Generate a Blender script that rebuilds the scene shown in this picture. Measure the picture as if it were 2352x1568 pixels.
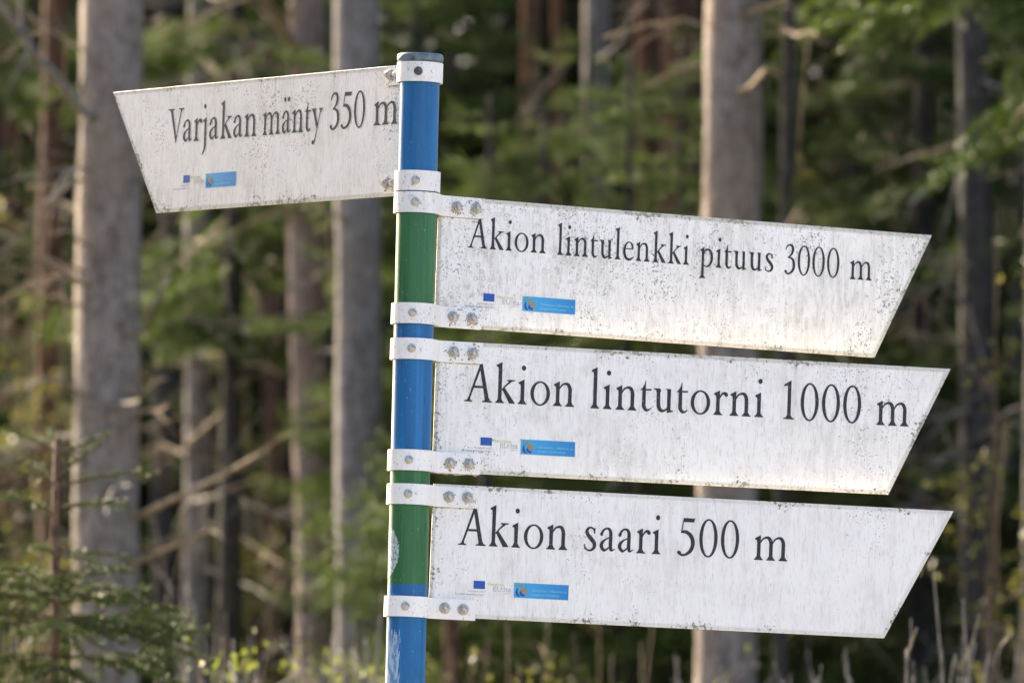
import bpy, bmesh, math, random
import numpy as np
from mathutils import Matrix, Vector, noise as mnoise
R = math.radians
random.seed(7)
rng = np.random.default_rng(7)
for o in list(bpy.data.objects):
    bpy.data.objects.remove(o)
SC = bpy.context.scene
COL = SC.collection

# ------------------------------------------------------------------ camera
PITCH, ROLL, DIST, EYE = R(4.26232), R(0.70002), 10.95613, 1.6
LENS = 255.484
_f = Vector((0, math.cos(PITCH), math.sin(PITCH))); _r = Vector((1, 0, 0)); _u = _r.cross(_f)
RIGHT = math.cos(ROLL) * _r + math.sin(ROLL) * _u
UP = -math.sin(ROLL) * _r + math.cos(ROLL) * _u
CAM = Vector((0, -DIST, EYE))
cd = bpy.data.cameras.new('camera'); cam = bpy.data.objects.new('camera', cd); COL.objects.link(cam)
cam.matrix_world = Matrix(((RIGHT.x, UP.x, -_f.x, CAM.x), (RIGHT.y, UP.y, -_f.y, CAM.y), (RIGHT.z, UP.z, -_f.z, CAM.z), (0, 0, 0, 1)))
cd.lens = LENS; cd.sensor_width = 36; cd.sensor_fit = 'HORIZONTAL'
cd.clip_start = 0.1; cd.clip_end = 2000
cd.dof.use_dof = True; cd.dof.focus_distance = 10.99; cd.dof.aperture_fstop = 8.2
cd.dof.aperture_blades = 0
SC.camera = cam
PXF = LENS / 36 * 2352            # focal length in pixels of a 2352-wide frame

# ------------------------------------------------------------------ light
SUN_AZ, SUN_EL = R(36), R(26)     # sun stands behind the wood, to the left
to_sun = Vector((-math.sin(SUN_AZ) * math.cos(SUN_EL), math.cos(SUN_AZ) * math.cos(SUN_EL), math.sin(SUN_EL)))
W = bpy.data.worlds.new('World'); SC.world = W; W.use_nodes = True
nt = W.node_tree; nt.nodes.clear()
sky = nt.nodes.new('ShaderNodeTexSky'); sky.sky_type = 'NISHITA'; sky.sun_disc = False
sky.sun_elevation = SUN_EL; sky.sun_rotation = -SUN_AZ
sky.air_density = 0.8; sky.dust_density = 4.0; sky.ozone_density = 1.0
bg = nt.nodes.new('ShaderNodeBackground'); bg.inputs[1].default_value = 0.15
wo = nt.nodes.new('ShaderNodeOutputWorld')
nt.links.new(sky.outputs[0], bg.inputs[0]); nt.links.new(bg.outputs[0], wo.inputs[0])
sl = bpy.data.lights.new('sun', 'SUN'); sl.energy = 5.0; sl.angle = R(0.53); sl.color = (1.0, 0.84, 0.62)
so = bpy.data.objects.new('sun', sl); COL.objects.link(so)
so.rotation_euler = to_sun.to_track_quat('Z', 'Y').to_euler()
SC.view_settings.view_transform = 'Standard'; SC.view_settings.look = 'None'
SC.view_settings.gamma = 1; SC.view_settings.exposure = 1.84
SC.view_settings.use_curve_mapping = False
SC.render.engine = 'CYCLES'
SC.cycles.max_bounces = 6; SC.cycles.diffuse_bounces = 3; SC.cycles.transmission_bounces = 4
SC.cycles.use_denoising = True

# ------------------------------------------------------------------ helpers
def ray(px, py, dist):
    """point at dist metres (along y) from the camera under pixel px,py of a 2352x1568 frame"""
    d = _f + RIGHT * ((px - 1176) / PXF) - UP * ((py - 784) / PXF)
    return CAM + d * (dist / d.y)
def mpp(dist): return dist / PXF * 1.0

def link(name, me, parent=None, mats=(), label=None, cat=None, group=None, kind=None, M=None):
    o = bpy.data.objects.new(name, me); COL.objects.link(o)
    if me is not None:
        for m in mats:
            me.materials.append(m)
    if parent is not None: o.parent = parent
    if M is not None: o.matrix_local = M
    if label: o['label'] = label
    if cat: o['category'] = cat
    if group: o['group'] = group
    if kind: o['kind'] = kind
    return o
def empty(name, loc, label, cat, group=None):
    o = link(name, None, None, (), label, cat, group); o.location = loc; o.empty_display_size = .2
    return o
def mesh(name, v, f, mi=None, smooth=False):
    me = bpy.data.meshes.new(name); me.from_pydata([tuple(p) for p in v], [], [tuple(p) for p in f])
    if mi is not None: me.polygons.foreach_set('material_index', mi)
    if smooth: me.polygons.foreach_set('use_smooth', [True] * len(me.polygons))
    me.update(); return me
def tri_mesh(name, V, F, mi=None, col=None):
    """fast mesh from numpy arrays of triangles; col = float per vertex"""
    me = bpy.data.meshes.new(name)
    me.vertices.add(len(V)); me.vertices.foreach_set('co', np.asarray(V, np.float32).ravel())
    n = len(F); me.loops.add(n * 3); me.polygons.add(n)
    me.loops.foreach_set('vertex_index', np.asarray(F, np.int32).ravel())
    me.polygons.foreach_set('loop_start', np.arange(0, n * 3, 3, dtype=np.int32))
    if mi is not None: me.polygons.foreach_set('material_index', np.asarray(mi, np.int32))
    me.update(calc_edges=True)
    if col is not None:
        a = me.attributes.new('tone', 'FLOAT', 'POINT'); a.data.foreach_set('value', np.asarray(col, np.float32))
    return me

# ------------------------------------------------------------------ node materials
class NT:
    def __init__(s, name):
        s.m = bpy.data.materials.new(name); s.m.use_nodes = True; s.t = s.m.node_tree; s.t.nodes.clear()
        s.out = s.n('ShaderNodeOutputMaterial'); s.b = s.n('ShaderNodeBsdfPrincipled')
        s.t.links.new(s.b.outputs[0], s.out.inputs[0])
    def n(s, t, **k):
        x = s.t.nodes.new(t)
        for a, b in k.items(): setattr(x, a, b)
        return x
    def l(s, a, b): s.t.links.new(a, b)
    def set(s, sock, v):
        if isinstance(v, bpy.types.NodeSocket): s.l(v, sock)
        elif isinstance(v, (tuple, list)) and len(v) == 3 and sock.type == 'RGBA': sock.default_value = (*v, 1)
        else: sock.default_value = v
    def coord(s, scale=(1, 1, 1), which='Object', loc=(0, 0, 0)):
        c = s.n('ShaderNodeTexCoord'); m = s.n('ShaderNodeMapping')
        m.inputs['Scale'].default_value = scale; m.inputs['Location'].default_value = loc
        s.l(c.outputs[which], m.inputs[0]); return m.outputs[0]
    def noise(s, vec, scale, detail=3, rough=.55):
        x = s.n('ShaderNodeTexNoise'); x.inputs['Scale'].default_value = scale
        x.inputs['Detail'].default_value = detail; x.inputs['Roughness'].default_value = rough
        s.l(vec, x.inputs['Vector']); return x.outputs[0]
    def voro(s, vec, scale, out='Distance', feat='F1'):
        x = s.n('ShaderNodeTexVoronoi', feature=feat); x.inputs['Scale'].default_value = scale
        s.l(vec, x.inputs['Vector']); return x.outputs[out]
    def ramp(s, v, a, b, lo=0., hi=1., smooth=True):
        x = s.n('ShaderNodeMapRange'); x.interpolation_type = 'SMOOTHSTEP' if smooth else 'LINEAR'
        s.set(x.inputs[0], v); x.inputs[1].default_value = a; x.inputs[2].default_value = b
        x.inputs[3].default_value = lo; x.inputs[4].default_value = hi; return x.outputs[0]
    def math(s, op, a, b=0.):
        x = s.n('ShaderNodeMath', operation=op); s.set(x.inputs[0], a); s.set(x.inputs[1], b); return x.outputs[0]
    def mix(s, f, a, b):
        x = s.n('ShaderNodeMix', data_type='RGBA'); s.set(x.inputs[0], f); s.set(x.inputs[6], a); s.set(x.inputs[7], b)
        return x.outputs[2]
    def attr(s, name):
        x = s.n('ShaderNodeAttribute', attribute_name=name); return x.outputs['Fac']
    def base(s, c, rough=.6, metal=0., spec=.5):
        s.set(s.b.inputs['Base Color'], c); s.set(s.b.inputs['Roughness'], rough); s.set(s.b.inputs['Metallic'], metal)
        s.b.inputs['Specular IOR Level'].default_value = spec; return s
    def bump(s, h, strength=.3, dist=.01):
        x = s.n('ShaderNodeBump'); x.inputs['Strength'].default_value = strength; x.inputs['Distance'].default_value = dist
        s.l(h, x.inputs['Height']); s.l(x.outputs[0], s.b.inputs['Normal']); return s

def bark_mat(name, dark, light, patch, moss=.0):
    k = NT(name); v = k.coord((1, 1, .45)); v2 = k.coord((1, 1, .7)); v3 = k.coord((1, 1, 1.6))
    a = k.noise(v, 24, 5, .7); b = k.noise(v2, 6, 4, .6); f = k.noise(v3, 13, 3, .6)
    c = k.mix(k.ramp(a, .36, .64), dark, light)
    c = k.mix(k.ramp(b, .47, .66, 0, .8), c, patch)
    c = k.mix(k.ramp(f, .56, .70, 0, .55), c, tuple(min(.6, x * 1.25) for x in light))       # pale flakes and lichen
    pl = k.voro(v, 26, 'Distance', 'DISTANCE_TO_EDGE')
    c = k.mix(k.ramp(pl, .0, .09, .5, 0), c, tuple(x * .35 for x in dark))                  # cracks between the plates
    kn = k.voro(k.coord((1, 1, .8)), 3.3)
    c = k.mix(k.ramp(kn, .14, .07, 0, .85), c, tuple(x * .4 for x in dark))                  # knots
    if moss: c = k.mix(k.ramp(k.noise(v2, 11, 3), .55, .72, 0, moss), c, (.10, .11, .05))
    k.base(c, .9, 0, .2); k.bump(a, .8, .03); return k.m
M_BARK = {
 'greybrown': bark_mat('bark_grey_brown', (.165, .130, .110), (.325, .272, .240), (.285, .210, .160)),
 'grey': bark_mat('bark_cool_grey', (.145, .128, .128), (.30, .27, .262), (.24, .20, .17), .3),
 'pink': bark_mat('bark_pink_brown', (.185, .138, .122), (.35, .275, .245), (.32, .21, .155)),
 'red': bark_mat('bark_red_brown', (.075, .040, .028), (.15, .080, .052), (.18, .085, .045)),
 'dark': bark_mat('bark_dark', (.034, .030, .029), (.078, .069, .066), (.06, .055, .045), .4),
}
def wood_mat(name, a, b):
    k = NT(name); n = k.noise(k.coord((1, 1, 1)), 30, 3)
    k.base(k.mix(k.ramp(n, .35, .65), a, b), .85, 0, .2); return k.m
M_DEAD = wood_mat('dead_branch_wood', (.17, .125, .085), (.34, .26, .18))
M_DEADG = wood_mat('grey_branch_wood', (.13, .115, .10), (.26, .235, .21))
M_TWIG = wood_mat('twig_wood', (.07, .045, .028), (.13, .085, .05))
M_STALK = wood_mat('dry_stalk_wood', (.13, .112, .095), (.26, .23, .20))
M_STEM = wood_mat('spruce_stem_bark', (.10, .055, .035), (.19, .11, .07))
def leaf_mat(name, lo, hi, trans=.35, tcol=None):
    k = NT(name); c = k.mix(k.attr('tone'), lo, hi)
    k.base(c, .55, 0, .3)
    t = k.n('ShaderNodeBsdfTranslucent')
    k.set(t.inputs[0], k.mix(k.attr('tone'), tuple(min(1, x * 1.3) for x in lo), tuple(min(1, x * 1.3) for x in (tcol or hi))))
    mx = k.n('ShaderNodeMixShader'); mx.inputs[0].default_value = trans
    k.l(k.b.outputs[0], mx.inputs[1]); k.l(t.outputs[0], mx.inputs[2]); k.l(mx.outputs[0], k.out.inputs[0]); return k.m
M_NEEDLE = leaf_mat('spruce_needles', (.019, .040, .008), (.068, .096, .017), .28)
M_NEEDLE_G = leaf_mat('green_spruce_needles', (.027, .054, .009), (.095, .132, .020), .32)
M_NEEDLE_D = leaf_mat('dark_spruce_needles', (.010, .020, .006), (.031, .043, .010), .2)
M_PINE = leaf_mat('pine_needles', (.04, .06, .025), (.09, .12, .04), .25)
M_LEAF = leaf_mat('young_leaves', (.11, .14, .02), (.27, .29, .045), .45)
M_LEAF_O = leaf_mat('olive_leaves', (.055, .062, .016), (.15, .14, .035), .45)
k = NT('forest_floor'); v = k.coord((1, 1, 1), 'Object'); a = k.noise(v, 1.1, 5); b = k.noise(v, 9, 4)
c = k.mix(k.ramp(a, .38, .62), (.085, .070, .040), (.075, .095, .030)); c = k.mix(k.ramp(b, .45, .7), c, (.15, .125, .075))
sp = k.n('ShaderNodeSeparateXYZ'); k.l(v, sp.inputs[0])
gr = k.mix(k.ramp(k.noise(v, 60, 3), .35, .65), (.27, .235, .19), (.42, .375, .31))
c = k.mix(k.ramp(k.math('ADD', sp.outputs[1], k.ramp(a, 0, 1, -3, 3, False)), 3.0, 1.0), c, gr)      # unseen pale sand, added to bounce warm light up onto the signs
k.base(c, .95, 0, .1); k.bump(b, .5, .05); M_GROUND = k.m

# ------------------------------------------------------------------ ground
gv = []; gf = []; N = 60
xs = [math.copysign(abs(t) ** 2.2, t) * 400 for t in np.linspace(-1, 1, N)]
ys = [math.copysign(abs(t) ** 2.2, t) * 400 + 10 for t in np.linspace(-1, 1, N)]
for j in range(N):
    for i in range(N):
        x, y = xs[i], ys[j]
        z = .12 * mnoise.noise(Vector((x * .15, y * .15, 0))) if abs(x) + abs(y) > 6 else 0
        gv.append((x, y, z * min(1, (abs(x) + abs(y)) / 25)))
for j in range(N - 1):
    for i in range(N - 1):
        a = j * N + i; gf.append((a, a + 1, a + 1 + N, a + N))
link('ground', mesh('ground', gv, gf, smooth=True), None, [M_GROUND], kind='structure')

# ------------------------------------------------------------------ lettering: a serif alphabet drawn as pen strokes (cap height 1)
def cr(pts, n=7):
    """Catmull-Rom through (x,y,w)"""
    P = [np.array(p, float) for p in pts]
    if len(P) == 2: return [P[0], P[1]]
    P = [2 * P[0] - P[1]] + P + [2 * P[-1] - P[-2]]
    out = []
    for i in range(1, len(P) - 2):
        for t in np.linspace(0, 1, n, endpoint=False):
            a, b, c, d = P[i - 1:i + 3]
            out.append(.5 * ((2 * b) + (c - a) * t + (2 * a - 5 * b + 4 * c - d) * t * t + (3 * b - a - 3 * c + d) * t ** 3))
    out.append(P[-2]); return out
def stroke(*pts, wmin=.012):
    q = cr(pts); L = []; Rr = []
    for i, p in enumerate(q):
        a = q[max(0, i - 1)]; b = q[min(len(q) - 1, i + 1)]
        d = (b - a)[:2]; d = d / (np.linalg.norm(d) + 1e-9); nrm = np.array([-d[1], d[0]]); w = max(p[2], wmin) / 2
        L.append(p[:2] + nrm * w); Rr.append(p[:2] - nrm * w)
    return ('strip', L, Rr)
def poly(*p): return ('poly', [np.array(q, float) for q in p])
def ellip(cx, cy, rx, ry, n=18): return poly(*[(cx + rx * math.cos(t), cy + ry * math.sin(t)) for t in np.linspace(0, 2 * math.pi, n, endpoint=False)])
def ring(cx, cy, rx, ry, wt, wn, tilt=.0, n=40):
    """o shape: outer ellipse, inner narrower ellipse; wt stem, wn hairline"""
    L = []; Rr = []
    for t in np.linspace(0, 2 * math.pi, n + 1):
        L.append(np.array((cx + rx * math.cos(t), cy + ry * math.sin(t))))
        a = t + tilt
        Rr.append(np.array((cx + (rx - wt) * math.cos(t) * math.cos(tilt) - (ry - wn) * math.sin(t) * math.sin(tilt) * .25, cy + (ry - wn) * math.sin(t) + (rx - wt) * math.cos(t) * math.sin(tilt))))
    return ('strip', L, Rr)
ST = .092; XH = .605
def foot(xc, l=.112, r=.112, st=ST, y=0.):
    h = st / 2
    return poly((xc - l, y), (xc + r, y), (xc + r, y + .024), (xc + h + .035, y + .045), (xc + h, y + .11), (xc - h, y + .11), (xc - h - .035, y + .045), (xc - l, y + .024))
def head(xc, y, st=ST, l=.105):
    h = st / 2
    return poly((xc + h, y + .035), (xc - h - l * .35, y - .035), (xc - l, y - .055), (xc - l, y - .078), (xc - h - .01, y - .10), (xc - h, y - .16), (xc + h, y - .16))
def topser(xl, xr, y, xs0, xs1):
    return poly((xl, y), (xr, y), (xr, y - .022), (xs1 + .02, y - .05), (xs1, y - .11), (xs0, y - .11), (xs0 - .02, y - .05), (xl, y - .022))
def stem(xc, y0, y1, st=ST): return poly((xc - st / 2, y0), (xc + st / 2, y0), (xc + st / 2, y1), (xc - st / 2, y1))
def arch(x0, x1, y=XH): # shoulder from stem x0 to stem x1
    return stroke((x0 + .02, y - .19, .03), (x0 + .10, y - .065, .042), (x0 + .19, y - .022, .06), (x1 - .05, y - .045, .085), (x1 - .004, y - .15, ST), (x1, y - .30, ST), (x1, .08, ST))
G = {}
G['A'] = (.713, [stroke((.105, .02, .05), (.417, .98, .062)), poly((.36, .97), (.445, 1.0), (.64, .03), (.535, .03)), poly((.235, .355), (.51, .355), (.50, .415), (.255, .415)),
                 poly((0, 0), (.215, 0), (.215, .024), (.165, .045), (.145, .11), (.10, .11), (.085, .05), (0, .024)),
                 poly((.455, 0), (.713, 0), (.713, .024), (.655, .05), (.63, .11), (.525, .11), (.52, .045), (.455, .024))])
G['V'] = (.73, [poly((.10, .92), (.205, .92), (.41, .12), (.375, -.02)), stroke((.372, .0, .03), (.60, .92, .042)), poly((0, .94), (.29, .94), (.29, .918), (.215, .90), (.21, .86), (.11, .86), (.09, .90), (0, .918)),
                 poly((.48, .94), (.73, .94), (.73, .918), (.645, .895), (.61, .83), (.575, .83), (.575, .895), (.48, .918))])
G['k'] = (.52, [stem(.135, .0, 1.0), head(.135, 1.02), foot(.135), stroke((.185, .335, .035), (.30, .47, .04), (.40, .565, .055)), poly((.31, .607), (.515, .607), (.515, .582), (.44, .565), (.40, .53), (.36, .56), (.31, .582)), poly((.195, .345), (.255, .40), (.50, .05), (.52, .024), (.52, 0), (.375, 0), (.355, .05))])
G['i'] = (.225, [stem(.115, 0, XH - .1), head(.115, XH), foot(.115), ellip(.135, .93, .055, .066)])
G['l'] = (.225, [stem(.115, 0, 1.0), head(.115, 1.03), foot(.115)])
G['j'] = (.20, [stem(.125, -.05, XH - .1), head(.125, XH), stroke((.125, .0, ST), (.12, -.18, ST * .9), (.075, -.30, .06), (.0, -.385, .025)), ellip(.085, .93, .05, .066)])
G['o'] = (.50, [ring(.25, .30, .25, .315, .088, .040, .10)])
G['e'] = (.42, [stroke((.07, .375, .034), (.36, .375, .034)), stroke((.362, .362, .06), (.355, .46, .075), (.30, .565, .055), (.215, .598, .036), (.12, .54, .06), (.055, .40, .085), (.05, .26, .092), (.10, .10, .098), (.20, .03, .09), (.31, .045, .06), (.41, .13, .022))])
G['n'] = (.545, [stem(.118, 0, XH - .1), head(.118, XH), foot(.118), arch(.118, .43), foot(.43)])
G['m'] = (.86, [stem(.118, 0, XH - .1), head(.118, XH), foot(.118), arch(.118, .43), foot(.43), arch(.43, .745), foot(.745)])
G['r'] = (.37, [stem(.118, 0, XH - .1), head(.118, XH), foot(.118, r=.125), stroke((.145, .42, .03), (.21, .53, .045), (.27, .57, .07), (.32, .555, .10)), ellip(.325, .535, .05, .052)])
G['u'] = (.50, [topser(.0, .165, XH, .073, .165), stroke((.119, .58, ST), (.119, .28, ST), (.135, .12, .098), (.20, .035, .085), (.29, .05, .05), (.375, .13, .026)), stem(.388, .02, XH), poly((.31, XH), (.434, XH), (.434, XH - .1), (.342, XH - .1), (.335, XH - .03), (.31, XH - .022)), poly((.342, -.022), (.50, .024), (.50, .045), (.434, .06), (.434, .14), (.342, .14))])
G['t'] = (.30, [poly((0, .535), (.075, .61), (.118, .70), (.135, .79), (.152, .79), (.152, .575), (.30, .580), (.29, .535), (.165, .533)), stroke((.110, .58, ST), (.110, .25, ST), (.115, .12, .095), (.165, .035, .08), (.23, .035, .05), (.30, .085, .02))])
G['a'] = (.42, [stroke((.055, .435, .075), (.085, .52, .06), (.16, .585, .05), (.245, .575, .07), (.29, .49, .088), (.295, .36, ST), (.295, .14, ST), (.315, .05, .08), (.36, .045, .04), (.42, .085, .018)), ellip(.052, .44, .042, .048),
                stroke((.27, .365, .03), (.16, .31, .042), (.07, .22, .082), (.058, .12, .09), (.12, .035, .072), (.19, .055, .045), (.265, .125, .026))])
G['ä'] = (.42, G['a'][1] + [ellip(.13, .92, .05, .066), ellip(.315, .92, .05, .066)])
G['s'] = (.335, [stroke((.275, .45, .03), (.262, .54, .045), (.20, .59, .042), (.12, .575, .062), (.075, .49, .088), (.12, .385, .10), (.21, .29, .108), (.28, .19, .10), (.272, .085, .082), (.19, .015, .052), (.10, .022, .042), (.04, .07, .032), (.025, .165, .016)), poly((.265, .445), (.295, .44), (.30, .60), (.27, .585)), poly((.01, .165), (.035, .17), (.06, .05), (.02, .03))])
G['p'] = (.51, [stem(.125, -.37, XH - .1), head(.125, XH), foot(.125, y=-.38), stroke((.15, .43, .026), (.22, .55, .04), (.31, .575, .068), (.41, .505, .088), (.455, .35, .094), (.44, .19, .09), (.36, .055, .066), (.25, .012, .042), (.15, .06, .03))])
G['y'] = (.53, [topser(0, .23, XH, .065, .165), poly((.06, .57), (.165, .57), (.325, .14), (.285, .0)), topser(.36, .53, XH, .43, .47), stroke((.45, .58, .03), (.32, .18, .032), (.25, -.06, .034), (.18, -.26, .05), (.115, -.31, .07)), ellip(.105, -.305, .062, .058)])
G['0'] = (.472, [ring(.236, .465, .236, .49, .088, .042, .0)])
G['1'] = (.30, [stem(.165, .0, .93), poly((.211, 1.0), (.185, .985), (.02, .88), (.03, .835), (.119, .865), (.125, .80), (.211, .80)), foot(.165, .145, .135)])
G['3'] = (.40, [stroke((.03, .76, .03), (.07, .87, .045), (.16, .935, .055), (.26, .915, .085), (.305, .80, .092), (.265, .66, .075), (.19, .575, .05), (.115, .525, .035)), stroke((.13, .515, .03), (.21, .525, .055), (.31, .46, .085), (.352, .32, .096), (.33, .15, .09), (.22, .03, .065), (.11, .005, .055), (.045, .05, .06)), ellip(.05, .075, .048, .048)])
G['5'] = (.45, [poly((.145, .95), (.44, .945), (.415, .845), (.155, .845), (.115, .58), (.085, .58)), stroke((.092, .59, .06), (.20, .60, .085), (.31, .54, .10), (.385, .42, .102), (.40, .28, .098), (.35, .13, .09), (.235, .03, .065), (.13, .01, .058), (.055, .05, .065)), ellip(.055, .07, .052, .045)])
LB = dict(A=.01, V=0., o=.045, e=.045, a=.035, s=.045, t=.02, u=.03, y=.0, j=.02)
RB = dict(A=.01, V=-.07, k=.03, o=.035, e=.02, t=.03, r=.005, a=.03, s=.045, j=.06, y=0.); LB['0'] = .042; RB['0'] = .042; RB['1'] = .12; LB['1'] = .06; LB['3'] = .03; RB['3'] = .05; LB['5'] = .02; RB['5'] = .07; LB['ä'] = .035; RB['ä'] = .03
def word_pieces(word, x0, x1, yb, cap):
    """flat pieces of a word fitted between x0 and x1 on baseline yb"""
    pieces = []; x = 0.; first = True
    for ch in word:
        w, pp = G[ch]
        if not first: x += LB.get(ch, .045)
        first = False
        for p in pp: pieces.append((x, p))
        end = x + w; x = end + RB.get(ch, .048)
    sx = (x1 - x0) / end; out = []
    tr = lambda q, ox: (x0 + (q[0] + ox) * sx, yb + q[1] * cap)
    for ox, p in pieces:
        if p[0] == 'poly': out.append(('poly', [tr(q, ox) for q in p[1]]))
        else: out.append(('strip', [tr(q, ox) for q in p[1]], [tr(q, ox) for q in p[2]]))
    return out
def flat_mesh(name, pieces, y, step=.000025):
    """pieces in x,z drawn at depth y; every next piece a hair in front of the last so that none share a plane"""
    v = []; f = []
    for i, p in enumerate(pieces):
        yy = y - (i % 12) * step; b = len(v)
        if p[0] == 'poly':
            pts = p[1]; ar = sum(pts[j][0] * pts[(j + 1) % len(pts)][1] - pts[(j + 1) % len(pts)][0] * pts[j][1] for j in range(len(pts)))
            if ar < 0: pts = pts[::-1]
            v += [(q[0], yy, q[1]) for q in pts]; f.append(tuple(range(b, b + len(pts))))
        else:
            L, Q = p[1], p[2]; n = len(L)
            v += [(q[0], yy, q[1]) for q in L] + [(q[0], yy, q[1]) for q in Q]
            f += [(b + j, b + n + j, b + n + j + 1, b + j + 1) for j in range(n - 1)]
    return mesh(name, v, f)
def font_mesh(name, text, x0, x1, zb, height, y):
    cu = bpy.data.curves.new(name, 'FONT'); cu.body = text; cu.size = 1; cu.resolution_u = 3
    o = bpy.data.objects.new(name, cu); COL.objects.link(o)
    dg = bpy.context.evaluated_depsgraph_get(); me = bpy.data.meshes.new_from_object(o.evaluated_get(dg))
    bpy.data.objects.remove(o); bpy.data.curves.remove(cu)
    co = np.zeros(len(me.vertices) * 3); me.vertices.foreach_get('co', co); co = co.reshape(-1, 3)
    lo, hi = co.min(0), co.max(0); sx = (x1 - x0) / (hi[0] - lo[0]); sz = height / .72
    out = np.stack([x0 + (co[:, 0] - lo[0]) * sx, np.full(len(co), y), zb + co[:, 1] * sz], 1)
    me.vertices.foreach_set('co', out.ravel()); me.materials.clear(); me.name = name; me.update(); return me

# ------------------------------------------------------------------ signpost
AX_T = R(0.62331); AX = Vector((math.sin(AX_T), 0, math.cos(AX_T))); BASE = Vector((-.17518, 0, 0))
def paint_mat(name, seed, grime, speck, rings, edge, warm=0., white=(.86, .83, .79), corner=0.):
    k = NT(name); v = k.coord((1, 1, 1), loc=(seed, 0, seed * .37)); vs = k.coord((1, 1, .16), loc=(seed, 0, 0))
    big = k.noise(v, 7, 4, .6); st = k.noise(vs, 120, 3, .6); mid = k.noise(v, 30, 4, .65)
    g = k.math('MULTIPLY', k.ramp(big, .36, .66), k.ramp(st, .30, .72))
    g = k.math('ADD', k.math('MULTIPLY', g, .75), k.math('MULTIPLY', k.ramp(mid, .45, .75), .35))
    c = k.mix(k.math('MULTIPLY', g, grime), white, (.42, .395, .34))
    fine = k.noise(vs, 420, 2, .6)
    c = k.mix(k.math('MULTIPLY', k.ramp(fine, .52, .70), grime * .55), c, (.30, .29, .27))
    if warm: c = k.mix(k.ramp(big, .3, .7, warm * .4, warm), c, (.64, .60, .54))
    if corner:
        sp = k.n('ShaderNodeSeparateXYZ'); tc = k.n('ShaderNodeTexCoord'); k.l(tc.outputs['Object'], sp.inputs[0])
        m = k.math('MULTIPLY', k.ramp(sp.outputs[0], .35, .75), k.ramp(sp.outputs[2], -.12, -.2))
        c = k.mix(k.math('MULTIPLY', m, corner), c, (.66, .60, .42))
    if rings:
        vd = k.voro(v, 88); msk = k.ramp(k.noise(v, 6, 2), .46, .62)
        hl = k.math('MULTIPLY', k.ramp(vd, .16, .24), k.ramp(vd, .40, .30))
        c = k.mix(k.math('MULTIPLY', k.math('MULTIPLY', hl, msk), rings), c, (.30, .24, .17))
        vd2 = k.voro(v, 45); c = k.mix(k.math('MULTIPLY', k.ramp(vd2, .20, .13), rings * .55), c, (.36, .29, .21))
    # mould specks, clumped
    cl = k.ramp(k.noise(k.coord((1, 1, .6), loc=(seed * 2, 0, 0)), 9, 4, .6), .38, .70, -.02, 0.135)
    sz = k.n('ShaderNodeSeparateXYZ'); tz = k.n('ShaderNodeTexCoord'); k.l(tz.outputs['Object'], sz.inputs[0])
    cl = k.math('ADD', cl, k.ramp(sz.outputs[2], -.07, .0, 0, .022)); cl = k.math('ADD', cl, k.ramp(k.math('ABSOLUTE', sz.outputs[0]), .22, .05, 0, .03))
    run = k.math('MULTIPLY', k.ramp(k.noise(k.coord((1, 1, .05), loc=(seed, 0, 0)), 70, 3, .6), .55, .72), k.ramp(sz.outputs[2], -.19, -.01))
    c = k.mix(k.math('MULTIPLY', run, grime * .55), c, (.40, .36, .29))
    n1 = k.noise(v, 330, 2, .5); n1 = k.math('ADD', n1, cl)
    c = k.mix(k.ramp(n1, .765 - .05 * speck, .82 - .05 * speck, 0, .75), c, (.13, .13, .13))
    n2 = k.noise(v, 135, 3, .6)
    c = k.mix(k.ramp(k.math('ADD', n2, cl), .80 - .04 * speck, .86 - .04 * speck, 0, .75), c, (.15, .15, .15))
    # lichen and dirt creeping in from the edges
    e = k.attr('edge'); en = k.math('ADD', k.noise(v, 170, 3, .65), k.math('MULTIPLY', e, .10 + .08 * edge))
    en = k.math('ADD', en, k.ramp(k.noise(v, 14, 3), .45, .65, -.07, .08))
    c = k.mix(k.math('MULTIPLY', k.ramp(en, .70, .80), k.ramp(e, .05, .4)), c, (.15, .15, .125))
    c = k.mix(k.ramp(e, .5, .98, 0, .42 * edge), c, (.42, .39, .30))
    k.base(c, k.ramp(g, 0, 1, .42, .7), 0, .4); k.bump(mid, .04, .003); return k.m
M_SIGN = [paint_mat('sign_paint_grimy', 3.1, .60, .75, .0, 1.1, .22, white=(.86, .83, .79)),
          paint_mat('sign_paint_ringed', 11.7, .62, 1.25, .40, 1.4, .0, corner=.16),
          paint_mat('sign_paint_speckled', 23.3, .50, .82, .12, 1.2, .0),
          paint_mat('sign_paint_fair', 37.9, .42, .0, .0, .7, .0)]
M_STRAP = [paint_mat('strap_paint_spotted', 51.3, .30, 1.35, 0, .9, .12), paint_mat('strap_paint_clean', 61.3, .16, .45, 0, .4)]
def ink(name, col, rough=.5, wear=.12):
    k = NT(name); n = k.noise(k.coord(), 420, 2); c = k.mix(k.ramp(n, .62, .72, 0, wear), col, (.5, .5, .5)); k.base(c, rough, 0, .35); return k.m
M_INK = ink('black_lettering_print', (.022, .022, .025), wear=.35)
M_FLAG = ink('blue_print', (.020, .085, .36))
M_LIME = ink('lime_print', (.52, .60, .10)); M_GREYP = ink('grey_print', (.42, .42, .44)); M_DGREY = ink('dark_grey_print', (.30, .29, .33))
M_OLIVE = ink('olive_print', (.20, .30, .14)); M_NAVY = ink('navy_print', (.03, .07, .28)); M_ORANGE = ink('orange_print', (.50, .17, .08)); M_PALE = ink('pale_print', (.22, .60, .74))
k = NT('cyan_print'); sp = k.n('ShaderNodeSeparateXYZ'); tc = k.n('ShaderNodeTexCoord'); k.l(tc.outputs['Generated'], sp.inputs[0])
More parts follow.
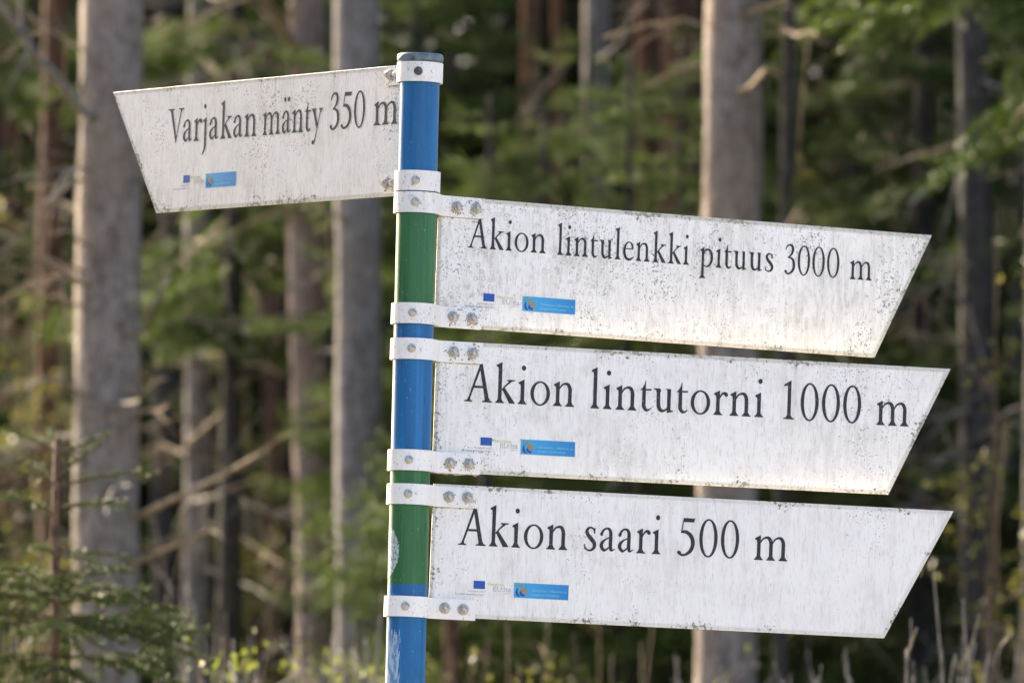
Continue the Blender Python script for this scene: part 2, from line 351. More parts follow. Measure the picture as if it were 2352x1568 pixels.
c = k.mix(sp.outputs[0], (.05, .37, .69), (.008, .20, .52)); c = k.mix(k.ramp(k.noise(k.coord(), 300, 2), .6, .75, 0, .5), c, (.03, .16, .35)); k.base(c, .45); M_CYAN = k.m
def steel(name, col, rough, metal=1.):
    k = NT(name); n = k.noise(k.coord(), 260, 3); c = k.mix(k.ramp(n, .45, .68, 0, .75), col, (.20, .165, .13)); k.base(c, rough, metal); return k.m
M_ZINC = steel('zinc_plated_steel', (.50, .475, .44), .45, .35); M_DARKBOLT = steel('dark_bolt', (.06, .06, .065), .6, .3)
M_RUST = None
k = NT('dirt_stain'); n = k.noise(k.coord(), 300, 2); k.base(k.mix(n, (.09, .08, .07), (.36, .31, .25)), .9); M_DIRT = k.m
k = NT('rust_stain'); n = k.noise(k.coord(), 160, 3); k.base(k.mix(k.ramp(n, .4, .65), (.36, .27, .18), (.60, .53, .42)), .8); M_RUST = k.m
def pole_mat(name, c0, c1, ps):
    k = NT(name); v = k.coord((1, 1, .10)); a = k.noise(v, 60, 4, .6); s = k.noise(k.coord(), 240, 2); d = k.noise(k.coord((1, 1, .5)), 26, 3)
    c = k.mix(k.ramp(a, .35, .7), c0, c1); c = k.mix(k.ramp(s, .70, .76, 0, .45), c, (.45, .52, .56))
    c = k.mix(k.ramp(d, .58, .75, 0, .35), c, tuple(x * .5 for x in c0))
    st = k.noise(k.coord((1, 1, .02)), 75, 3, .6)
    c = k.mix(k.ramp(st, .52, .70, 0, .5), c, tuple(x * .45 for x in c0)); c = k.mix(k.ramp(st, .46, .34, 0, .30), c, tuple(min(.6, x * 1.7 + .03) for x in c1))
    sc = k.noise(k.coord((1, 1, .25)), 190, 4, .7); c = k.mix(k.ramp(sc, .66, .74, 0, .55), c, (.42, .47, .50))
    k.base(c, k.ramp(a, .3, .7, .26, .40), 0, .4); k.bump(st, .10, .003); return k.m
M_BLUE = pole_mat('blue_pole_paint', (.001, .102, .28), (.002, .130, .34), 0)
M_GREEN = pole_mat('green_pole_paint', (.018, .115, .032), (.030, .14, .045), 0)
k = NT('cap_paint'); n = k.noise(k.coord(), 90, 3); k.base(k.mix(k.ramp(n, .4, .65), (.085, .13, .16), (.15, .19, .215)), .4, 0, .5); M_CAP = k.m
k = NT('sticker_residue'); n = k.noise(k.coord((1, 1, .7)), 330, 3, .6); n2 = k.noise(k.coord(), 60, 3)
k.base(k.mix(k.ramp(n, .38, .6), (.18, .28, .30), (.50, .56, .56)), .75); M_RES1 = k.m
k = NT('glue_residue'); n = k.noise(k.coord((1, 1, .35)), 150, 4, .65)
k.base(k.mix(k.ramp(n, .40, .56), (.09, .22, .42), (.34, .46, .58)), .7); M_RES2 = k.m

post = empty('signpost', BASE, 'blue and green banded signpost carrying four white arrow signs', 'signpost')
tilt = Matrix.Rotation(AX_T, 4, 'Y')
def cyl(name, r, z0, z1, seg=56, caps=False):
    v = []; f = []
    for z in (z0, z1):
        for i in range(seg):
            t = 2 * math.pi * i / seg; v.append((r * math.cos(t), r * math.sin(t), z))
    for i in range(seg): f.append((i, (i + 1) % seg, seg + (i + 1) % seg, seg + i))
    me = mesh(name, v, f, smooth=True)
    return me
def lathe(name, prof, seg=40, smooth=True):
    v = []; f = []; n = len(prof)
    for r, z in prof:
        for i in range(seg):
            t = 2 * math.pi * i / seg; v.append((r * math.cos(t), r * math.sin(t), z))
    for j in range(n - 1):
        for i in range(seg): f.append((j * seg + i, j * seg + (i + 1) % seg, (j + 1) * seg + (i + 1) % seg, (j + 1) * seg + i))
    f.append(tuple(range(seg))[::-1]); f.append(tuple((n - 1) * seg + i for i in range(seg)))
    me = mesh(name, v, f); me.polygons.foreach_set('use_smooth', [smooth] * (len(f) - 2) + [False] * 2); return me
for z0, z1, m, lb in ((-.35, 2.0475, M_BLUE, 'blue painted foot section of the post'), (2.0475, 2.2320, M_GREEN, 'green band between the two lowest signs'), (2.2320, 2.4545, M_BLUE, 'blue band beside the middle sign'),
                      (2.4545, 2.6220, M_GREEN, 'green band beside the upper right sign'), (2.6220, 2.8385, M_BLUE, 'blue band at the top of the post')):
    link('pole_section', cyl('pole_section', .030, z0, z1), post, [m], lb, M=tilt)
link('cap', lathe('cap', [(.0302, 2.8340), (.0335, 2.8390), (.0350, 2.8405), (.0353, 2.8440), (.0350, 2.8485), (.0335, 2.8505), (.020, 2.8515)]), post, [M_CAP], 'grey blue rimmed metal cap', M=tilt)
link('cap_screw', lathe('cap_screw', [(.003, 0), (.003, .0025), (.002, .004)], 12), post, [M_DARKBOLT], M=tilt @ Matrix.Translation((-.011, -.0335, 2.8415)) @ Matrix.Rotation(R(90), 4, 'X'))
def patch(name, a0, a1, z0, z1, shape, mat, lb, r=.0302):
    na, nz = 44, 44; v = []; idx = {}; f = []
    for j in range(nz + 1):
        for i in range(na + 1):
            a = a0 + (a1 - a0) * i / na; z = z0 + (z1 - z0) * j / nz
            v.append((-r * math.cos(a), -r * math.sin(a), z))
    for j in range(nz):
        for i in range(na):
            if shape((i + .5) / na * 2 - 1, (j + .5) / nz * 2 - 1):
                b = j * (na + 1) + i; f.append((b, b + 1, b + na + 2, b + na + 1))
    used = sorted({q for t in f for q in t}); mp = {q: n for n, q in enumerate(used)}
    link(name, mesh(name, [v[q] for q in used], [tuple(mp[q] for q in t) for t in f], smooth=True), post, [mat], lb, M=tilt)
patch('sticker_residue', R(-50), R(62), 2.056, 2.136, lambda x, y: x * x + y * y + .05 * mnoise.noise(Vector((x * 9, y * 9, 0))) < 1 and mnoise.noise(Vector((x * 19, y * 19, 3))) < .42, M_RES1, 'pale oval remains of a peeled sticker')
patch('glue_residue', R(18), R(74), 1.80, 1.979, lambda x, y: abs(x) + .35 * mnoise.noise(Vector((x * 5, y * 7, 0))) < .9 and y + .3 * mnoise.noise(Vector((x * 5, 0, 0))) < .93 and not (-.75 < x < -.35 and mnoise.noise(Vector((x * 12, y * 3, 7))) > -.1), M_RES2, 'pale streaky remains of glue')

# clamp hardware
def joinm(name, parts):
    v = []; f = []
    for pv, pf in parts:
        b = len(v); v += pv; f += [tuple(q + b for q in t) for t in pf]
    return mesh(name, v, f)
def disc_prof(prof, seg):
    v = []; f = []; n = len(prof)
    for r, y in prof:
        for i in range(seg):
            t = 2 * math.pi * i / seg; v.append((r * math.cos(t), y, r * math.sin(t)))
    for j in range(n - 1):
        for i in range(seg): f.append((j * seg + i, j * seg + (i + 1) % seg, (j + 1) * seg + (i + 1) % seg, (j + 1) * seg + i))
    f.append(tuple((n - 1) * seg + i for i in range(seg))); return v, f
me_nut = joinm('bolt', [disc_prof([(.0088, .0006), (.0088, -.0012), (.0080, -.0014)], 20), disc_prof([(.0068, -.001), (.0068, -.0058), (.0058, -.0066)], 6), disc_prof([(.0042, -.005), (.0042, -.0098), (.003, -.0108)], 14)])
me_riv = joinm('rivet', [disc_prof([(.0066, .003), (.0066, -.0012), (.0058, -.003), (.0036, -.0046), (.0014, -.0050)], 20)])
me_riv.polygons.foreach_set('use_smooth', [True] * len(me_riv.polygons))
me_ring = joinm('rivet_collar', [disc_prof([(.0080, .003), (.0080, -.0006), (.0070, -.0010)], 20)])

def strap_mesh(side, tab, z0, z1, cx, bend):
    """clamp band: wraps the pole and ends in a tab on either face of the panel"""
    ri, th = .0322, .0028
    rc = ri + th / 2; y0 = .0030
    a_end = R(28)
    path = [(tab, -y0), (.062, -y0), (.044, -y0 - .0002)]
    path += [(.0385, -.0052 - bend * .3), (.0345, -.0105)]
    for a in np.linspace(R(-26), R(-334), 44): path.append((rc * math.cos(a), rc * math.sin(a)))
    path += [(.0345, .0105), (.0385, .0052), (.044, y0 + .0002), (.062, y0), (tab, y0)]
    P = [Vector((side * x + cx, y, 0)) for x, y in path]; n = len(P); L = []; Q = []
    for i in range(n):
        d = (P[min(n - 1, i + 1)] - P[max(0, i - 1)]).normalized(); nn = Vector((-d.y, d.x, 0)) * th / 2
        L.append(P[i] + nn); Q.append(P[i] - nn)
    v = []; f = []
    for z in (z0, z1):
        v += [(q.x, q.y, z) for q in L]; v += [(q.x, q.y, z) for q in Q]
    a = lambda lay, s, i: lay * 2 * n + s * n + i
    for i in range(n - 1):
        f += [(a(0, 0, i), a(0, 0, i + 1), a(1, 0, i + 1), a(1, 0, i)), (a(0, 1, i + 1), a(0, 1, i), a(1, 1, i), a(1, 1, i + 1)),
              (a(0, 0, i + 1), a(0, 0, i), a(0, 1, i), a(0, 1, i + 1)), (a(1, 0, i), a(1, 0, i + 1), a(1, 1, i + 1), a(1, 1, i))]
    for i in (0, n - 1): f.append((a(0, 0, i), a(1, 0, i), a(1, 1, i), a(0, 1, i)))
    me = mesh('clamp_strap', v, f)
    bm = bmesh.new(); bm.from_mesh(me); bmesh.ops.recalc_face_normals(bm, faces=bm.faces); bm.to_mesh(me); bm.free()
    at = me.attributes.new('edge', 'FLOAT', 'POINT'); at.data.foreach_set('value', [0.25] * len(v)); return me

def panel_mesh(poly2, th=.003):
    """sheet panel; front has loops parallel to its rim carrying the distance from the edge, the printed film sits in from a narrow rim"""
    n = len(poly2); rings = []; cen = np.mean(poly2, 0)
    def inset(d):
        P = []
        for i in range(n):
            a, b, c = (np.array(poly2[(i + q) % n]) for q in (-1, 0, 1))
            e1 = (b - a) / np.linalg.norm(b - a); e2 = (c - b) / np.linalg.norm(c - b)
            n1 = np.array([-e1[1], e1[0]]); n2 = np.array([-e2[1], e2[0]])
            m = (n1 + n2) / (1 + n1 @ n2); P.append(b + m * d)
        return P
    spec = [(0, th / 2, 1.), (0, -th / 2 + .0006, 1.), (.0006, -th / 2, 1.), (.0032, -th / 2, .85), (.0036, -th / 2 + .0005, 1.0), (.0042, -th / 2, .95), (.008, -th / 2, .55), (.016, -th / 2, .25), (.032, -th / 2, 0.)]
    v = []; f = []; ed = []
    for d, y, e in spec:
        for q in inset(d): v.append((q[0], y, q[1])); ed.append(e)
    for j in range(len(spec) - 1):
        for i in range(n):
            f.append((j * n + i, j * n + (i + 1) % n, (j + 1) * n + (i + 1) % n, (j + 1) * n + i))
    f.append(tuple((len(spec) - 1) * n + i for i in range(n))); f.append(tuple(range(n))[::-1])
    me = mesh('direction_sign', v, f)
    at = me.attributes.new('edge', 'FLOAT', 'POINT'); at.data.foreach_set('value', ed); return me

SIGNS = [  # side yaw tilt length w0 height slant
 dict(s=-1, yaw=51.57, tilt=-.90, L=.8031, w0=2.8377, h=.1996, sl=.1305, tab=.0785, bolts=(.046, .0675), straps=((-.0004, -.0305), (-.1655, -.1960)), sm=(0, 0), logo=.601, lsx=.94,
      words=(('Varjakan', .648, .4107, -.0902, .0577), ('mänty', .3949, .24, -.0902, .0577), ('350', .2208, .132, -.0900, .0590), ('m', .1096, .0493, -.0896, .0577)),
      label='arrow sign pointing left that reads Varjakan mänty 350 m, grimy white'),
 dict(s=1, yaw=24.31, tilt=.80, L=.8788, w0=2.6390, h=.1981, sl=.0940, tab=.110, bolts=(.0645, .0965), straps=((.0003, -.0310), (-.1678, -.1990)), sm=(0, 0), logo=.1152, lsx=1.03,
      words=(('Akion', .0858, .2163, -.0757, .0468), ('lintulenkki', .2353, .4586, -.0762, .0468), ('pituus', .4768, .604, -.0770, .0468), ('3000', .6231, .7181, -.0779, .0480), ('m', .7365, .775, -.0786, .0468)),
      label='arrow sign pointing right that reads Akion lintulenkki pituus 3000 m, covered in ring stains'),
 dict(s=1, yaw=16.18, tilt=.61, L=.8608, w0=2.4186, h=.1990, sl=.0956, tab=.108, bolts=(.0625, .0925), straps=((-.0006, -.0325), (-.1688, -.2003)), sm=(1, 1), logo=.1101, lsx=1.0,
      words=(('Akion', .0818, .256, -.0900, .0592), ('lintutorni', .2815, .5582, -.0905, .0592), ('1000', .5897, .7165, -.0911, .0600), ('m', .7413, .7947, -.0927, .0592)),
      label='arrow sign pointing right that reads Akion lintutorni 1000 m, finely speckled'),
 dict(s=1, yaw=13.24, tilt=.94, L=.8556, w0=2.2017, h=.2001, sl=.1040, tab=.105, bolts=(.0600, .0890), straps=((-.0035, -.0345), (-.1725, -.2035)), sm=(1, 1), logo=.1040, lsx=.99,
      words=(('Akion', .0771, .2475, -.0902, .0596), ('saari', .2728, .393, -.0893, .0596), ('500', .4191, .5165, -.0890, .0600), ('m', .5405, .5936, -.0903, .0596)),
      label='cleanest and lowest arrow sign, pointing right, that reads Akion saari 500 m'),
]
for si, S in enumerate(SIGNS):
    s = S['s']; yaw, ti = R(S['yaw']), R(S['tilt'])
    h = Vector((s * math.cos(yaw), math.sin(yaw), 0)); h = (h - AX * h.dot(AX)).normalized()
    u = math.cos(ti) * h - math.sin(ti) * AX; w = math.cos(ti) * AX + math.sin(ti) * h
    X = u * s; Y = w.cross(X); o = AX * S['w0']
    Mx = Matrix(((X.x, Y.x, w.x, o.x), (X.y, Y.y, w.y, o.y), (X.z, Y.z, w.z, o.z), (0, 0, 0, 1)))
    L, H, u0 = S['L'], S['h'], .0362
    if s > 0: P = [(u0, 0), (u0, -H), (L - S['sl'], -H), (L, 0)]
    else: P = [(-u0, 0), (-L, 0), (-(L - S['sl']), -H), (-u0, -H)]
    sg = link('direction_sign', panel_mesh(P), post, [M_SIGN[si]], S['label'], M=Mx)
    yf = -.0015
    # big lettering
    for wd, a, b, z, cap in S['words']:
        a, b = (a, b) if s > 0 else (-a, -b)
        link('lettering', flat_mesh('lettering', word_pieces(wd, a, b, z, cap), yf - .0004), sg, [M_INK])
    # emblem row
    x = S['logo'] if s > 0 else -S['logo']; q = S['lsx']; z = -.1432
    def rect(nm, x0, x1, z0, z1, y, m):
        nx = 1; link(nm, mesh(nm, [(x0, y, z0), (x1, y, z0), (x1, y, z1), (x0, y, z1)], [(0, 1, 2, 3)]), sg, [m])
    rect('flag_emblem', x, x + .0180 * q, z - .0120, z, yf - .0004, M_FLAG)
    bx = x + .0635 * q
    rect('logo_panel', bx, bx + .0860 * q, z - .0226, z, yf - .0004, M_CYAN)
    sw = lambda pts, sc=.0226: stroke(*[(bx + a * sc * q, z - .0226 + b * sc, ww * sc) for a, b, ww in pts], wmin=.0002)
    arc = lambda pts: ('strip', *sw(pts)[1:])
    link('logo_swoosh', flat_mesh('logo_swoosh', [arc([(.12, .83, .13), (.35, .80, .14), (.62, .72, .16), (.82, .55, .14), (.87, .38, .08), (.86, .25, .04)])], yf - .0007), sg, [M_OLIVE])
    link('logo_swoosh', flat_mesh('logo_swoosh', [arc([(.45, .57, .10), (.62, .50, .16), (.78, .38, .12), (.86, .22, .05)])], yf - .0010), sg, [M_ORANGE])
    link('logo_swoosh', flat_mesh('logo_swoosh', [arc([(.26, .66, .05), (.20, .45, .13), (.24, .22, .17), (.42, .08, .06)]), arc([(.50, .45, .06), (.48, .28, .16), (.66, .16, .14), (.78, .20, .03)])], yf - .0007), sg, [M_NAVY])
    for tx, x0, x1, zz, hh, m in (('Vipuvoimaa', .0213, .0485, -.0060, .0042, M_LIME), ('EU:lta', .0312, .0588, -.0146, .0080, M_GREYP), ('2007-2013', .0480, .0588, -.0180, .0020, M_GREYP),
                                  ('Euroopan unioni', -.0082, .0182, -.0172, .0030, M_DGREY), ('Euroopan aluekehitysrahasto', -.0284, .0182, -.0220, .0030, M_DGREY)):
        link('small_lettering', font_mesh('small_lettering', tx, x + x0 * q, x + x1 * q, z + zz, hh, yf - .0004), sg, [m])
    for tx, x0, x1, zz in (('Elinkeino-, liikenne- ja', .0930, .1465, -.0122), ('ympäristökeskus', .0912, .1345, -.0184)):
        link('small_lettering', font_mesh('small_lettering', tx, x + x0 * q, x + x1 * q, z + zz, .0036, yf - .0008), sg, [M_PALE])
    # clamps with their bolts
    for ci, (zt, zb) in enumerate(S['straps']):
        zm = (zt + zb) / 2; cx = s * math.sin(ti) * (-zm)
        link('clamp_strap', strap_mesh(s, S['tab'], zb, zt, cx, .002 if si == 3 else 0.), sg, [M_STRAP[S['sm'][ci]]])
        for bu in S['bolts']:
            link('bolt', me_nut, sg, [] if me_nut.materials else [M_ZINC], M=Matrix.Translation((s * bu, -.0044, zm + random.uniform(-.001, .001))) @ Matrix.Rotation(random.uniform(0, 1), 4, 'Y'))
            if si in (0, 1, 2) or ci == 0:   # dirt gathered round the washers
                dots = []
                for _ in range(26 if si < 3 else 9):
                    rr_ = random.uniform(.007, .0105 if random.random() < .6 else .017); an_ = random.uniform(0, 6.28); q_ = random.uniform(.0005, .0016)
                    cx_, cz_ = s * bu + rr_ * math.cos(an_), zm + rr_ * math.sin(an_) - .002
                    if not (zb + .001 < cz_ < zt - .001) or abs(cx_) > S['tab'] - .002: continue
                    dots.append(('poly', [(cx_ + q_ * math.cos(t_) * random.uniform(.6, 1.3), cz_ + q_ * math.sin(t_) * random.uniform(.6, 1.3)) for t_ in np.linspace(0, 6.28, 7)[:-1]]))
                link('dirt_stain', flat_mesh('dirt_stain', dots, -.0044 - .00025, .00001), sg, [M_DIRT], kind='stuff')
        # rivet in the band where it faces the viewer's side of the pole
        fwd = Mx.to_3x3().inverted() @ Vector((-.06, -1, 0)); fwd.z = 0; fwd.normalize()
        ang = math.atan2(fwd.y, fwd.x) + R(90); rr = .0350
        rm = Matrix.Translation((cx + fwd.x * rr, fwd.y * rr, zm)) @ Matrix.Rotation(ang, 4, 'Z')
        if si == 0 and ci == 0:
            d = me_riv.copy(); link('rivet', d, sg, [M_DARKBOLT], 'dark bolt head', M=rm)
        else:
            link('rivet', me_riv, sg, [] if me_riv.materials else [M_ZINC], M=rm)
        # rust bleeding out below the tab
        if ci == 0 or si == 2:
            pts = []; x0, x1 = s * .040, s * (S['tab'] - .001)
            n = 40
            for i in range(n):
                t = i / (n - 1); xx = x0 + (x1 - x0) * t; d = .0010 + .0035 * max(0, mnoise.noise(Vector((xx * 160, si * 5 + ci, 0)))) + .004 * max(0, mnoise.noise(Vector((xx * 60, si * 9 + ci, 2))))
                pts.append((xx, zb - d))
            stp = ('strip', [(a, zb + .0008) for a, b in pts], pts)
            link('rust_stain', flat_mesh('rust_stain', [stp], yf - .0002), sg, [M_RUST])

# ------------------------------------------------------------------ forest: foliage builders
def nrm(a): return a / (np.linalg.norm(a, axis=-1, keepdims=True) + 1e-9)
def tube_np(pts, rad, seg=6):
    """tapered tube along pts; returns V, F(tri)"""
    pts = np.asarray(pts, float); n = len(pts); V = []; F = []
    d = nrm(np.gradient(pts, axis=0)); up = np.array([0, 0, 1.]) if abs(d[0][2]) < .9 else np.array([1., 0, 0])
    a = nrm(np.cross(d, up)); b = np.cross(d, a)
    t = np.linspace(0, 2 * math.pi, seg, endpoint=False)
    for i in range(n):
        V.append(pts[i] + rad[i] * (np.cos(t)[:, None] * a[i] + np.sin(t)[:, None] * b[i]))
    V = np.concatenate(V)
    for i in range(n - 1):
        for j in range(seg):
            p, q = i * seg + j, i * seg + (j + 1) % seg
            F += [(p, q, q + seg), (p, q + seg, p + seg)]
    c = len(V); V = np.vstack([V, pts[-1:]])
    F += [((n - 1) * seg + j, (n - 1) * seg + (j + 1) % seg, c) for j in range(seg)]
    return V, np.array(F)
def needles(B, D, tw, length, width, r):
    """one thin triangle per needle: B base points, D twig directions"""
    n = len(B); rd = nrm(r.normal(size=(n, 3))); dn = nrm(D * .65 + rd * .9)
    sd = nrm(np.cross(dn, nrm(r.normal(size=(n, 3))))) * (width * .5)
    tip = B + dn * (length * r.uniform(.7, 1.2, (n, 1)))
    V = np.empty((n * 3, 3)); V[0::3] = B - sd; V[1::3] = B + sd; V[2::3] = tip
    return V, np.arange(n * 3).reshape(-1, 3), np.repeat(tw, 3)
def spruce_branch(length, dens, r, nl, nw):
    """one flat drooping spray in +x: wood and needles"""
    wood = []; segs = []
    t = np.linspace(0, 1, 9)
    ax = np.stack([t * length, .05 * length * np.sin(t * 3 + r.uniform(0, 6)), -.20 * length * np.sin(t * 2.2) + .10 * length * t ** 3], 1)
    wood.append(tube_np(ax, (1 - t * .85) * .009 * (length + .3), 3))
    segs.append((ax[3:], 1.))
    nt = max(4, int(length / .085))
    for i in range(nt):
        tt = .16 + .82 * i / nt + r.uniform(-.02, .02); p = np.array([np.interp(tt, t, ax[:, c]) for c in range(3)])
        for sgn in (-1, 1):
            l = length * .40 * (1 - tt) ** .75 * r.uniform(.7, 1.15) + .05; an = R(52) + r.uniform(-.2, .2)
            d = np.array([math.cos(an), sgn * math.sin(an), -.12 + r.uniform(-.15, .1)]); q = np.linspace(0, 1, 4)[:, None]
            tw = p + d * l * q + np.array([0, 0, -.18 * l]) * q ** 2; segs.append((tw, 1.))
            if l > .16:
                for kx in np.arange(.3, .95, .22):
                    p2 = p + d * l * kx + np.array([0, 0, -.18 * l]) * kx ** 2
                    for s2 in (-1, 1):
                        a2 = an * sgn + s2 * .75; l2 = l * .42 * (1.1 - kx)
                        d2 = np.array([math.cos(a2), math.sin(a2), -.3 + r.uniform(-.2, .2)]); segs.append((p2 + d2 * l2 * q, 1.))
    B = []; D = []
    for tw, _ in segs:
        Ls = np.linalg.norm(tw[-1] - tw[0]); m = max(3, int(Ls * dens)); tt = r.uniform(0, 1, m) * (len(tw) - 1)
        i = np.minimum(tt.astype(int), len(tw) - 2); fr = (tt - i)[:, None]
        B.append(tw[i] * (1 - fr) + tw[i + 1] * fr); D.append(nrm(tw[i + 1] - tw[i]))
    B = np.concatenate(B); D = np.concatenate(D)
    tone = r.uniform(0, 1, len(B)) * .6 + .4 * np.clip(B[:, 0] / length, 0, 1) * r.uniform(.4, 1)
    V, F, T = needles(B, D, tone, nl, nw, r)
    return wood, V, F, T
def merge(chunks):
    """chunks of (V,F,mat,tone)"""
    Vs = []; Fs = []; Ms = []; Ts = []; b = 0
    for V, F, m, T in chunks:
        Vs.append(V); Fs.append(F + b); Ms.append(np.full(len(F), m)); Ts.append(np.broadcast_to(T, (len(V),)) if np.ndim(T) == 0 else T); b += len(V)
    return np.concatenate(Vs), np.concatenate(Fs), np.concatenate(Ms), np.concatenate(Ts)
def spruce_crown(name, height, base, maxlen, seed, dens=300, nl=.030, nw=.0055, step=.24, per=5):
    r = np.random.default_rng(seed); lib = [spruce_branch(L, dens, r, nl, nw) for L in (.3, .3, .6, .6, .9, .9, 1.25, 1.25)]; LL = np.array([.3, .3, .6, .6, .9, .9, 1.25, 1.25])
    ch = []; z = base
    while z < height - .15:
        f = (z - base) / (height - base); L = maxlen * (1 - f) ** .85 + .12
        if f < .12: L *= .65 + f * 3
        for kx in range(per):
            ll = L * r.uniform(.55, 1.15); i = int(np.argmin(np.abs(LL - ll) + r.uniform(0, .05, 8))); sc = ll / LL[i]; sc = min(1.5, max(.6, sc))
            az = r.uniform(0, 2 * math.pi); pit = -.18 + .55 * f + r.uniform(-.15, .15); ro = r.uniform(-.35, .35)
            Mx = np.array((Matrix.Rotation(az, 3, 'Z') @ Matrix.Rotation(-pit, 3, 'Y') @ Matrix.Rotation(ro, 3, 'X')))
            off = np.array([0, 0, z + r.uniform(-.1, .1)]); wood, V, F, T = lib[i]
            sh = r.uniform(-.22, .22)
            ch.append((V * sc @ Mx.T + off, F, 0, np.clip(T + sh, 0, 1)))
            for wv, wf in wood: ch.append((wv * sc @ Mx.T + off, wf, 1, 0.))
        z += step * r.uniform(.8, 1.2) * (1 - .3 * f)
    V, F, Mi, T = merge(ch)
    return tri_mesh(name, V, F, Mi, T)
CR_A = spruce_crown('crown', 9.5, 1.3, 1.35, 11)
CR_B = spruce_crown('crown', 8.5, 4.15, 1.0, 12)
CR_E = spruce_crown('crown', 4.6, .5, 1.1, 15, dens=380, nl=.024, nw=.0042, step=.17, per=6)
CR_C = spruce_crown('crown', 12.5, .6, 1.9, 13, dens=130, nl=.05, nw=.011, step=.30, per=6)
CR_D = spruce_crown('crown', 11.5, .9, 1.7, 14, dens=130, nl=.05, nw=.011, step=.30, per=6)
def trunk_np(p0, p1, r0, r1, seed, amp=.05, seg=18, rings=90, wob=.0):
    V = []; F = []; p0 = np.array(p0); p1 = np.array(p1)
    for i in range(rings + 1):
        t = i / rings; c = p0 + (p1 - p0) * t; rr = r0 + (r1 - r0) * t; z = c[2]
        if wob: c = c + np.array([mnoise.noise(Vector((z * .55, seed, 0))), mnoise.noise(Vector((z * .55, seed, 9))), 0]) * wob
        fl = 1 + .45 * math.exp(-max(0, z) / .35)
        for j in range(seg):
            a = 2 * math.pi * j / seg; q = rr * fl * (1 + amp * mnoise.noise(Vector((math.cos(a) * 2, math.sin(a) * 2 + seed, z * 3.2))) + amp * .8 * mnoise.noise(Vector((math.cos(a) * 5, math.sin(a) * 5 + seed, z * 11))))
            V.append((c[0] + q * math.cos(a), c[1] + q * math.sin(a), c[2]))
    for i in range(rings):
        for j in range(seg): F.append((i * seg + j, i * seg + (j + 1) % seg, (i + 1) * seg + (j + 1) % seg, (i + 1) * seg + j))
    F.append(tuple(rings * seg + j for j in range(seg)))
    return mesh('trunk', V, F, smooth=True)
def pine_crown(name, seed):
    r = np.random.default_rng(seed); ch = []
    for i in range(26):
        z = r.uniform(0, 4.5); a = r.uniform(0, 6.28); L = (1.9 - .3 * z) * r.uniform(.6, 1.1); d = np.array([math.cos(a), math.sin(a), .35])
        t = np.linspace(0, 1, 5)[:, None]; ax = np.array([0, 0, z]) + d * L * t; V, F = tube_np(ax, np.linspace(.04, .01, 5), 4); ch.append((V, F, 1, 0.))
        for kx in range(5):
            c = ax[-1] - d * L * r.uniform(0, .5) + r.normal(size=3) * .22; n = 210
            B = c + r.normal(size=(n, 3)) * .16; V, F, T = needles(B, nrm(r.normal(size=(n, 3))), r.uniform(0, 1, n), .11, .014, r); ch.append((V, F, 0, T))
    V, F, Mi, T = merge(ch); return tri_mesh(name, V, F, Mi, T)
CR_P = [pine_crown('crown', s) for s in (21, 22)]
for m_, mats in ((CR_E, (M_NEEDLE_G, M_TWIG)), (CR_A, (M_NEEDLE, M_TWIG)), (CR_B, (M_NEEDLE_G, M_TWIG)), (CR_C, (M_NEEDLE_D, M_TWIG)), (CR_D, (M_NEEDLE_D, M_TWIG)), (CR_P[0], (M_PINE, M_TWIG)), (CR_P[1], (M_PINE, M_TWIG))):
    for q in mats: m_.materials.append(q)

# ------------------------------------------------------------------ forest: tall trunks
def branch_obj(name, pts, r0, r1, parent, mat, base, twigs=0, seed=0, label=None):
    """bare branch through world points; parent sits at base without rotation"""
    P = np.array([tuple(p - base) for p in pts]); q = np.array(cr([tuple(p) + (0,) for p in P], 5))[:, :3] if len(P) > 2 else P
    # cr works on any tuple length
    n = len(q); rad = np.linspace(r0, r1, n) * (1 + .12 * np.sin(np.arange(n) * 2.1 + seed)); ch = [tube_np(q, rad, 7)]
    r = np.random.default_rng(seed)
    for i in range(int(twigs * 1.7)):
        k0 = r.integers(n // 4, n - 1); d = nrm(q[min(k0 + 1, n - 1)] - q[k0 - 1]); e = nrm(d + r.normal(size=3) * .8); l = r.uniform(.12, .5)
        t = np.linspace(0, 1, 4)[:, None]; tw = q[k0] + e * l * t + np.array([0, 0, -.05]) * t ** 2; ch.append(tube_np(tw, np.linspace(rad[k0] * .45, .0012, 4), 4))
    V, F, _, _ = merge([(v, f, 0, 0.) for v, f in ch])
    me = tri_mesh(name, V, F); me.polygons.foreach_set('use_smooth', [True] * len(me.polygons))
    return link(name, me, parent, [mat], label)
def tall_tree(name, label, cat, xt, xb, wpx, dist, bark, H=15., seed=0, crown=0, amp=.05, wob=.02, taper=.55, group=None):
    a = ray(xt, 0, dist); b = ray(xb, 1568, dist); d = (a - b) / (a.z - b.z)
    p0 = b - d * (b.z + .15); p1 = b + d * (H - b.z); rm = wpx * mpp(dist) / 2; zmid = (a.z + b.z) / 2
    g = -rm * taper / H; r0 = rm - g * zmid; r1 = max(.012, r0 + g * H)
    base = Vector((p0.x, p0.y, 0)); t = empty(name, base, label, cat, group)
    link('trunk', trunk_np(p0 - base, p1 - base, r0, r1, seed * 3.7, amp, wob=wob), t, [M_BARK[bark]])
    if crown is not None:
        c = link('crown', CR_P[crown % 2], t); c.location = p1 - base - Vector((0, 0, 4.2)); c.rotation_euler.z = seed; s = max(.7, rm / .065); c.scale = (s, s, 1)
    t['_p'] = [p0.x, p0.y, p0.z, d.x, d.y, d.z]
    del t['_p']
    return t, base
TR = {}; TC = {}
